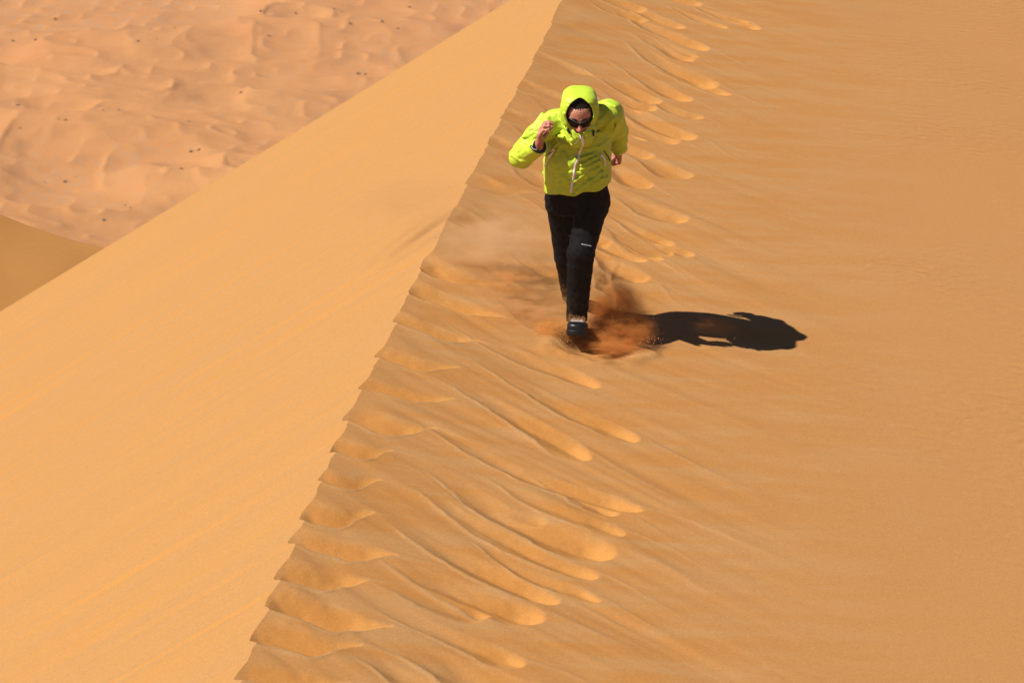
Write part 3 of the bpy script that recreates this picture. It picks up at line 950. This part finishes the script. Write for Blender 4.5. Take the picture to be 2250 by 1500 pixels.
MAT_RUBBER = simple_mat('black_rubber', (.005, .0055, .007), .40, .35, 60.0, .002)
MAT_SHOE = simple_mat('pale_shoe_cloth', (.36, .32, .28), .75, .3, 90.0, .003, var=.2)
MAT_REFLECT = simple_mat('reflective_strip', (.80, .84, .92), .25, .6)

runner = bpy.data.objects.new('person', None)
link(runner); runner.empty_display_size = 0.3
tag(runner, 'person in lime green hooded jacket and black trousers running along the crest, head bent', 'person')

def nocull(fn):
    def g(P):
        old = CULL[0]; CULL[0] = None
        r = fn(P); CULL[0] = old
        return r
    return g
def build(name, fn, lo, hi, h, mats, parent=runner, it=1, lam=.35, fmat=None, attrs=None, cull=False):
    import time; _t = time.time()
    V, F = sdf_mesh(fn if cull else nocull(fn), lo, hi, h)
    if time.time() - _t > 1: print('BUILD', name, round(time.time() - _t, 1), len(V))
    V = relax(V, F, it, lam)
    fm = fmat(V, F) if fmat else None
    at = attrs(V) if attrs else None
    return mesh_np(name, V, F, mats, parent, True, fm, at)

def body_attrs(V):
    q = to_head(V); ax = np.abs(q[:, 0])
    inh = np.linalg.norm(q, axis=1) < .16
    beard = (1 - sm(-.052, -.036, q[:, 2] + .35 * np.clip(ax - .03, 0, 1) * -1)) * sm(.0, .03, q[:, 1] + .02)
    beard = np.maximum(beard, sm(.050, .062, ax) * (1 - sm(-.02, .01, q[:, 2])) * .9) * inh * .85
    brow = sm(.030, .034, q[:, 2] + .0) * (1 - sm(.038, .041, q[:, 2])) * sm(.012, .018, ax) * (1 - sm(.045, .052, ax)) * (q[:, 1] > .05) * inh
    red = inh * (np.exp(-(np.linalg.norm(q - A3(0, .118, -.026), axis=1) / .022) ** 2) * .75
                 + .35 * np.exp(-(np.linalg.norm(np.stack([ax, q[:, 1], q[:, 2]], 1) - A3(.04, .07, -.02), axis=1) / .025) ** 2))
    red = np.clip(red + .25 * (~inh), 0, 1)
    nail = np.zeros(len(V))
    for H in (HAND_R, HAND_L):
        fg, (W, a, n, s) = H
        for pts, rad in fg:
            d_ = nrm(pts[-1] - pts[-2]); out = nrm(-n - d_ * (-n @ d_))
            c_ = pts[-1] + out * rad[-1] * .8
            nail = np.maximum(nail, np.exp(-(np.linalg.norm(V - c_, axis=1) / .0065) ** 2))
    return {'beard': np.maximum(beard, brow * .9), 'red': red, 'nail': nail * .8}
body = build('body', body_sdf, (-.45, -.40, -.16), (.36, .86, 1.66), .0034, MAT_SKIN, attrs=body_attrs, cull=True)

def jacket_mats(V, F):
    c = V[F].mean(1)
    return (jacket_out(c) < -.0045).astype(np.int32)
jacket = build('jacket', jacket_sdf, (-.46, -.38, .82), (.37, .60, 1.66), .0033, [MAT_LIME, MAT_LINING], fmat=jacket_mats, cull=True, lam=.22)
trousers = build('trousers', trouser_sdf, (-.24, -.22, -.10), (.24, .84, .98), .004, MAT_BLACK_CLOTH, cull=True)

# hair under the hood
def hair_sdf(P):
    q = to_head(P)
    d = ell(q, (0, -.018, .040), (.083, .110, .097))
    d = d - .0012 * np.sin(q[:, 0] * 420 + 3 * wr(q, 60, 72)) - .0015 * wr(q, 160, 71)
    line = .082 - .006 * np.cos(q[:, 0] * 75) - .003 * np.sin(q[:, 0] * 190)
    front = np.maximum(q[:, 1] - .010, line - q[:, 2])
    face = np.maximum(np.maximum(.0 - q[:, 1], q[:, 2] - line), np.abs(q[:, 0]) - .070 - .03 * (q[:, 2] < -.03))
    d = smax(d, -face, .006)
    d = np.maximum(d, -(q[:, 2] + .055))
    return d
build('hair', hair_sdf, HC + A3(-.13, -.17, -.14), HC + A3(.13, .17, .17), .003, MAT_HAIR)

# sunglasses
glasses = bpy.data.objects.new('sunglasses', None); link(glasses, runner)
GE = ((0, .002, .018), (.082, .106, .11))
def lens_edges(x):
    ax = np.abs(x)
    top = .019 + .30 * np.clip(ax, 0, .05) + .05 * np.clip(ax - .05, 0, 1)
    bot = -.020 + .0 * ax + .028 * np.exp(-(ax / .011) ** 2) + .45 * np.clip(ax - .050, 0, 1)
    return top, bot
def lens_sdf(P):
    q = to_head(P)
    d = np.abs(ell(q, *GE)) - .0022
    t_, b_ = lens_edges(q[:, 0])
    d = smax(d, q[:, 2] - t_, .002); d = smax(d, b_ - q[:, 2], .002)
    return np.maximum(d, .028 - q[:, 1])
build('lens', lens_sdf, HC + A3(-.11, -.16, -.08), HC + A3(.11, .05, .08), .0020, MAT_LENS, parent=glasses)
def ell_y(x, z):
    (c, r) = GE
    v = 1 - ((x - c[0]) / r[0]) ** 2 - ((z - c[2]) / r[2]) ** 2
    return c[1] + r[1] * math.sqrt(max(v, .0))
fr_pts = []
for x_ in np.linspace(-.078, .078, 33):
    t_, _b = lens_edges(np.array([x_]))
    fr_pts.append(A3(x_, ell_y(x_, t_[0]) + .002, t_[0]))
def frame_sdf(P):
    q = to_head(P)
    d = chain(q, fr_pts, [.0042] * len(fr_pts), .001)
    for s in (-1, 1):
        e = fr_pts[0] if s < 0 else fr_pts[-1]
        d = smin(d, chain(q, [e, A3(s * .0855, -.01, .018), A3(s * .082, -.045, .004)], [.0045, .0035, .003], .001), .002)
    return d
build('frame', frame_sdf, HC + A3(-.12, -.17, -.10), HC + A3(.12, .12, .10), .0022, MAT_BLACK, parent=glasses)

# ribbons, pulls and straps that lie on the garment
def ribbon(name, fn, px, width, mat, parent, lift=.004, thick=.0022, sub=10, teeth=True):
    T = np.linspace(0, len(px) - 1, (len(px) - 1) * sub + 1)
    us = np.interp(T, range(len(px)), [p[0] for p in px]); vs = np.interp(T, range(len(px)), [p[1] for p in px])
    pn = [snap(fn, u, v, lift=lift) for u, v in zip(us, vs)]
    P = np.array([p for p, _ in pn]); Nn = np.array([n_ for _, n_ in pn])
    for _ in range(14):
        P[1:-1] = .5 * P[1:-1] + .25 * (P[:-2] + P[2:]); Nn[1:-1] = .5 * Nn[1:-1] + .25 * (Nn[:-2] + Nn[2:])
    V, F = [], []
    prof = [(-1, -thick), (-1, 0.3 * thick), (-.30, .3 * thick), (-.20, thick * 1.6), (.20, thick * 1.6), (.30, .3 * thick), (1, .3 * thick), (1, -thick)]
    for i in range(len(P)):
        t = nrm(P[min(i + 1, len(P) - 1)] - P[max(i - 1, 0)]); n_ = nrm(Nn[i]); s_ = nrm(np.cross(t, n_))
        for a, b in prof: V.append(P[i] + s_ * a * width / 2 + n_ * b)
    m_ = len(prof)
    for i in range(len(P) - 1):
        for j in range(m_ - 1): F.append((i * m_ + j, (i + 1) * m_ + j, (i + 1) * m_ + j + 1, i * m_ + j + 1))
    return mesh_np(name, V, F, mat, parent, smooth=False)
def strand(name, pts, rads, mat, parent, h=.0016, k=.001):
    pts = [np.asarray(p, float) for p in pts]
    lo = np.min(pts, 0) - max(rads) * 2 - .004; hi = np.max(pts, 0) + max(rads) * 2 + .004
    return build(name, lambda P: chain(P, pts, rads, k), lo, hi, h, mat, parent)

ribbon('front_zip', jacket_out, [(1277, 299), (1281, 311), (1279, 322), (1274, 334), (1271, 348), (1264, 360), (1262, 375), (1260, 390), (1257, 406), (1254, 423)],
       .015, MAT_ZIP, jacket)
ribbon('pocket_zip', jacket_out, [(1218, 327), (1209, 341), (1204, 352), (1198, 366)], .017, MAT_ZIP, jacket)
ribbon('pocket_zip', jacket_out, [(1319, 340), (1326, 346), (1329, 356), (1328, 364)], .014, MAT_ZIP, jacket)
p0, n0 = snap(jacket_out, 1275, 299, lift=.006); p1, _ = snap(jacket_out, 1270, 307, lift=.010); p2, _ = snap(jacket_out, 1263, 316, lift=.006)
strand('zip_slider', [p0 + A3(0, -.003, .010), p0, p0 + A3(.004, -.002, -.012)], [.003, .0045, .0035], MAT_ZIP, jacket)
strand('zip_pull', [p0, p1, p2], [.0016, .0016, .0030], MAT_SILVER, jacket)
for a, b in (((1248, 284), (1252, 292)), ((1303, 288), (1303, 297))):
    q0, _ = snap(jacket_out, *a, lift=.005); q1, _ = snap(jacket_out, *b, lift=.005)
    strand('hood_toggle', [q0, q1], [.0085, .0065], MAT_BLACK, jacket, h=.002)
q0, _ = snap(jacket_out, 1216, 330, lift=.006); q1, _ = snap(jacket_out, 1206, 339, lift=.007); q2, _ = snap(jacket_out, 1197, 341, lift=.004)
strand('pocket_cord', [q0, q1, q2], [.0022, .0026, .0022], MAT_BLACK, jacket)
q0, _ = snap(jacket_out, 1326, 331, lift=.005); q1, _ = snap(jacket_out, 1334, 343, lift=.006); q2, _ = snap(jacket_out, 1339, 353, lift=.005)
strand('pocket_cord', [q0, q1, q2], [.0028, .0030, .0034], MAT_BLACK, jacket)
# cuff bands
def cuff_band(W, E, rin, rout, back, ln, name='cuff_band'):
    ax = nrm(W - E); c = W - ax * back
    def f(P):
        q = P - c; t = q @ ax; r = np.linalg.norm(q - t[:, None] * ax, axis=1)
        return np.maximum(np.maximum(r - rout, rin - r), np.abs(t) - ln)
    return build(name, f, c - .09, c + .09, .0028, MAT_BLACK, jacket)
def strap(px, fn, r, name, mat, parent):
    pts = [snap(fn, u, v, lift=.001)[0] for u, v in px]
    return strand(name, pts, [r] * len(pts), mat, parent, h=.0024)
strap([(1167, 322), (1173, 329), (1181, 330)], jacket_out, .0085, 'cuff_strap', MAT_BLACK, jacket)
cuff_band(WR_R + A3(.004, -.012, .008), EL_R, .030, .043, .004, .006)
cuff_band(WR_L, EL_L, .028, .046, .004, .006)
ribbon('reflective_strip', trouser_out, [(1277, 537), (1287, 539), (1298, 541)], .005, MAT_REFLECT, trousers, sub=4)

# ---- boots
def shoe(A, heel, toe, sole_dir, parent):
    heel, toe = np.asarray(heel, float), np.asarray(toe, float)
    f = nrm(toe - heel); up = nrm(np.asarray(sole_dir, float) - f * (np.asarray(sole_dir, float) @ f)); sd = np.cross(f, up)
    L_ = np.linalg.norm(toe - heel)
    M = np.stack([sd, f, up], 1)
    def loc(P): return (P - heel) @ M
    def outline(q, g):
        y = q[:, 1]
        w = np.interp(y, [-.02, .05, .12, .20, L_], [.038, .042, .046, .060, .060])
        yy = np.clip(y, 0.018, L_ - .050)
        return np.sqrt(q[:, 0] ** 2 * (.05 / (w + g)) ** 2 + (y - yy) ** 2) - .05
    def upper(P):
        q = loc(P)
        top = np.interp(q[:, 1], [-.03, .06, .12, .19, L_], [.125, .124, .100, .080, .060])
        d = outline(q, -.003)
        d = smax(d, q[:, 2] - top, .035); d = smax(d, .012 - q[:, 2], .006)
        return smin(d, cap(q, (0, .035, .08), (0, .030, .135), .043, .046), .02)
    def sole(P):
        q = loc(P)
        d = np.maximum(outline(q, .004), np.abs(q[:, 2] - .008 - .10 * np.clip(q[:, 1] - .2, 0, 1)) - .013)
        tread = .0035 * (np.sin(q[:, 1] * 330) > .2) * (q[:, 2] < .002)
        return d - .002 + tread
    def toecap(P):
        q = loc(P)
        d = outline(q, .0025)
        d = smax(d, q[:, 2] - np.interp(q[:, 1], [L_ - .10, L_ - .02], [.086, .074]), .022)
        d = smax(d, .010 - q[:, 2], .004)
        return np.maximum(d, (L_ - .085) - q[:, 1] + .3 * np.abs(q[:, 2] - .02))
    mid = (heel + toe) / 2; lo, hi = mid - .22, mid + .22
    s = build('shoe', upper, lo, hi, .0034, MAT_SHOE, parent)
    build('sole', sole, lo, hi, .003, MAT_RUBBER, s)
    build('toe_cap', toecap, lo, hi, .0034, MAT_RUBBER, s)
    for i in range(4):
        y_ = .10 + .022 * i; z_ = float(np.interp(y_, [.06, .12, .19], [.118, .090, .066])) - .004
        a_ = heel + M @ A3(-.022, y_, z_ - .004); b_ = heel + M @ A3(.022, y_ + .006, z_ - .004); c_ = heel + M @ A3(0, y_ + .003, z_ + .003)
        strand('lace', [a_, c_, b_], [.0026] * 3, MAT_ZIP, s, h=.0022)
    return s
shoe(AN_L, (.004, .060, .012), (-.006, -.235, .074), (.03, 0, 1), runner)
shoe(AN_R, (-.014, .610, .060), (-.006, .430, -.085), (0, .62, .78), runner)

# ------------------------------------------------------------------ sand thrown up by the run
def cloud_material(name, col, dens, scale=5.0, lo=.42, hi=.62, stretch=(1, 1, 1), rot=0.0, seed=0.0, absorb=1.0):
    k = NT(name); k.t.nodes.remove(k.b)
    tc = k.n('ShaderNodeTexCoord'); P = tc.outputs['Object']
    pv = k.n('ShaderNodeVolumePrincipled')
    pv.inputs['Color'].default_value = (*col, 1); pv.inputs['Anisotropy'].default_value = .15
    nz = k.noise(k.mapping(P, stretch, (0, 0, rot), (seed, seed * .7, seed * 1.3)), scale, 4.0, .6, .4)
    ln = k.n('ShaderNodeVectorMath'); ln.operation = 'LENGTH'; k.l(P, ln.inputs[0])
    fall = k.rng(ln.outputs['Value'], .15, 1.0, 1, 0)
    fall = k.math('MULTIPLY', fall, fall)
    dn = k.math('MULTIPLY', k.math('MULTIPLY', k.rng(nz, lo, hi, 0, 1), fall), dens)
    k.l(dn, pv.inputs['Density'])
    k.l(pv.outputs[0], k.out.inputs['Volume'])
    return k.m
def ico(sub):
    import bmesh
    bm = bmesh.new(); bmesh.ops.create_icosphere(bm, subdivisions=sub, radius=1.0)
    me = bpy.data.meshes.new('cloud'); bm.to_mesh(me); bm.free(); return me
CLOUDS = [  # location, radii, z-turn, colour, density, noise scale, lo, hi, stretch
    ((.230, .12, .11), (.26, .28, .24), 0, (.74, .32, .085), 44, 1.9, .42, .62, (1.2, 1, .8), 'dense rust brown cloud of kicked up sand beside the leading shin'),
    ((.270, -.03, .04), (.26, .24, .14), -20, (.78, .33, .09), 70, 2.4, .45, .58, (1, 1.5, .8), 'dark brown billow of sand low over the near end of the shadow'),
    ((.190, -.19, .00), (.24, .15, .065), 0, (.84, .40, .12), 55, 2.2, .42, .58, (1, 1, 1), 'low brown puff of sand curling under the leading boot'),
    ((.190, .40, .24), (.16, .26, .17), 0, (.50, .21, .07), 18, 2.4, .50, .62, (1, 1, 1), 'thin brown wisp of sand behind the leading knee'),
    ((-.120, -.06, .050), (.19, .15, .095), 0, (.95, .52, .16), 60, 2.3, .40, .60, (1, 1, 1), 'bright orange spray of sand fanning out left of the boot'),
    ((-.40, .42, .22), (.32, .34, .12), 20, (.84, .46, .17), 15, 2.4, .50, .62, (1, 1.7, 1), 'rust coloured puff of sand drifting left of the knees'),
    ((-.48, .85, .34), (.60, .75, .26), 30, (.86, .60, .34), 8.0, 2.0, .46, .64, (1, 1.8, 1), 'pale veil of blowing dust between the crest and the trousers'),
    ((-.26, .20, .11), (.42, .46, .13), 20, (.82, .50, .23), 12, 2.2, .46, .62, (1, 1.9, 1), 'pale tan dust trailing low beside the rear leg'),
    ((-1.15, 1.75, .28), (.75, .70, .26), 25, (.76, .50, .25), 3.6, 1.8, .44, .68, (.8, 1.8, 1), 'faint dust streaming over the crest onto the smooth slip face'),
    ((.84, .10, .02), (.24, .14, .07), -25, (.60, .24, .07), 8, 2.2, .48, .62, (.6, 1.8, 1), 'small brown streak of flying sand over the middle of the shadow'),
]
for i, (loc, rad, rz, col, dn, sc_, lo_, hi_, st_, lab) in enumerate(CLOUDS):
    o = bpy.data.objects.new('sand_cloud', ico(3)); link(o)
    o.data.materials.append(cloud_material('sand_cloud_volume', col, dn, sc_, lo_, hi_, st_, 0.5, i * 3.7))
    o.location = loc; o.scale = rad; o.rotation_euler = (0, 0, R(rz))
    tag(o, lab, 'sand cloud', kind='stuff')

# flying grains and small clumps
def grains():
    rnd = np.random.RandomState(5)
    pts, sz = [], []
    def puff(n, c, s, r0, r1, flow=(0, 0, 0), fl=0):
        p = rnd.normal(size=(n, 3)) * np.array(s) + np.array(c)
        if fl: p += np.outer(rnd.exponential(1.0, n), np.array(flow)) * fl
        pts.append(p); sz.append(rnd.uniform(r0, r1, n) * rnd.choice([1, 1, 1, 1.8], n))
    # running off the instep and the toe
    for j in range(9):
        x0 = -.045 + .011 * j + rnd.uniform(-.004, .004)
        n = rnd.randint(120, 420)
        t = rnd.uniform(0, 1, n)
        y = -.03 - .120 * t + rnd.normal(size=n) * .006
        z = .165 - .070 * t + rnd.normal(size=n) * .006 + .006
        pts.append(np.stack([x0 + rnd.normal(size=n) * .004, y, z], 1)); sz.append(rnd.uniform(.0009, .0021, n))
    puff(2600, (-.070, -.09, .050), (.020, .040, .018), .0007, .0018, (-1, -.1, .25), .035)
    puff(500, (-.10, -.13, .02), (.035, .04, .010), .001, .0025)
    puff(1100, (.33, -.08, .030), (.075, .05, .028), .0005, .0012, (.6, -.5, .1), .03)
    puff(260, (.38, -.12, .020), (.04, .025, .016), .0008, .0024, (.7, -.6, .1), .03)
    puff(120, (.20, -.24, .015), (.05, .03, .012), .0008, .002, (.6, -.6, .1), .02)
    puff(3000, (.23, .06, .10), (.09, .10, .07), .0006, .0015)
    puff(60, (.86, .02, -.03), (.06, .03, .014), .0006, .0014, (.8, -.5, -.1), .04)
    puff(500, (-.35, .4, .24), (.14, .15, .05), .0006, .0014)
    P = np.concatenate(pts); S = np.concatenate(sz)
    tet = np.array([(1, 1, 1), (-1, -1, 1), (-1, 1, -1), (1, -1, -1)]) * .75
    Q = rnd.normal(size=(len(P), 3, 3)); Q, _ = np.linalg.qr(Q)
    V = (np.einsum('nij,kj->nki', Q, tet) * S[:, None, None] + P[:, None, :]).reshape(-1, 3)
    b = np.arange(len(P))[:, None, None] * 4
    F = (b + np.array([(0, 1, 2), (0, 3, 1), (0, 2, 3), (1, 3, 2)])[None]).reshape(-1, 3)
    m = simple_mat('flying_sand', (.42, .19, .060), .9, .1, var=.25)
    o = mesh_np('flying_sand', V, F, m, smooth=False)
    tag(o, 'loose orange grains flying off the leading boot and over the shadow', 'sand', kind='stuff')
grains()

# ------------------------------------------------------------------ desert shrubs on the valley floor
def shrub_mesh(seed, col, spread):
    rnd = random.Random(seed); V, F = [], []
    for i in range(150):
        a = rnd.uniform(0, 2 * math.pi); tilt = abs(rnd.gauss(0, spread)); L_ = rnd.uniform(.25, .62)
        r0 = rnd.uniform(0, .22); bx, by = r0 * math.cos(a), r0 * math.sin(a)
        w = rnd.uniform(.018, .045); b2 = a + rnd.uniform(-.8, .8)
        dx, dy, dz_ = math.sin(tilt) * math.cos(b2), math.sin(tilt) * math.sin(b2), math.cos(tilt)
        px_, py_ = -math.sin(b2) * w, math.cos(b2) * w
        n0 = len(V)
        for t in (0, .55, 1.0):
            droop = -.14 * t * t
            c_ = (bx + dx * L_ * t, by + dy * L_ * t, dz_ * L_ * t + droop * L_)
            ww = (1.0, .8, .12)[int(t * 2)] 
            V += [(c_[0] - px_ * ww, c_[1] - py_ * ww, c_[2]), (c_[0] + px_ * ww, c_[1] + py_ * ww, c_[2])]
        F += [(n0, n0 + 1, n0 + 3, n0 + 2), (n0 + 2, n0 + 3, n0 + 5, n0 + 4)]
    m = simple_mat('shrub_leaf', col, .8, .2, var=.35)
    return mesh_np('desert_shrub', V, F, m, smooth=False)
SHRUBS = [(-72.3, 426.8), (-70.6, 417.6), (-69.5, 417.4), (-83.7, 478.6), (-63.8, 480.2), (-64.2, 466.7), (-64.4, 422.9), (-62.4, 426.0), (-51.0, 422.3), (-49.3, 409.1), (-53.3, 455.1), (-49.0, 393.2), (-51.1, 498.6), (-38.1, 494.7), (-32.4, 494.7), (-29.0, 484.5), (-24.7, 469.6), (-25.0, 456.6), (-26.2, 456.9), (-69.8, 397.4), (-66.9, 397.7), (-70.8, 379.1), (-57.6, 371.6), (-55.9, 381.9), (-54.9, 379.3), (-76.3, 415.6), (-83.4, 498.9), (-59.6, 481.2), (-42.7, 476.6), (-20.5, 483.5), (-39.2, 493.3), (-65.7, 400.3), (-48.0, 408.8), (-44.4, 440.3), (-78.4, 426.6), (-23.4, 486.5), (-45.1, 489.9), (-80.0, 458.1), (-87.8, 479.2), (-61.4, 469.6), (-31.0, 493.3), (-19.1, 501.8)]
protos = {}
kinds = {'dark': ((.085, .085, .045), .75, 'small dark olive shrub dotting the sandy plain far below', 'dark shrubs on the plain'),
         'pale': ((.26, .22, .14), 1.0, 'pale dry shrub on the sandy plain far below', 'pale dry shrubs on the plain')}
rs = random.Random(9)
for i, (sx_, sy_) in enumerate(SHRUBS):
    kd = 'pale' if i % 3 == 1 else 'dark'
    if kd not in protos:
        protos[kd] = shrub_mesh(3 if kd == 'dark' else 8, kinds[kd][0], kinds[kd][1]); o = protos[kd]
    else:
        o = protos[kd].copy(); link(o)
    tag(o, kinds[kd][2], 'shrub', kinds[kd][3])
    zz_ = valley_z(np.array([sx_]), np.array([sy_]))[0][0]
    s_ = rs.uniform(.4, 1.0)
    o.location = (sx_, sy_, zz_ - .05); o.scale = (s_ * rs.uniform(.9, 1.4), s_, s_ * rs.uniform(.7, 1.0)); o.rotation_euler = (0, 0, rs.uniform(0, 6))

# ------------------------------------------------------------------ desert haze
def haze():
    x0, x1, y0, y1, z0, z1 = -9600, 9600, -9600, 13200, VALLEY_Z - 12.0, 8.0
    V = [(x, y, z) for z in (z0, z1) for y in (y0, y1) for x in (x0, x1)]
    F = [(0, 2, 3, 1), (4, 5, 7, 6), (0, 1, 5, 4), (2, 6, 7, 3), (0, 4, 6, 2), (1, 3, 7, 5)]
    k = NT('haze_volume'); k.t.nodes.remove(k.b)
    pv = k.n('ShaderNodeVolumePrincipled')
    pv.inputs['Color'].default_value = (.99, .76, .60, 1); pv.inputs['Density'].default_value = HAZE
    pv.inputs['Anisotropy'].default_value = .2
    k.l(pv.outputs[0], k.out.inputs['Volume'])
    o = mesh_np('haze', V, F, k.m, smooth=False)
    tag(o, 'faint warm desert haze over the plain', 'haze', kind='stuff')
HAZE = 0.00044
haze()
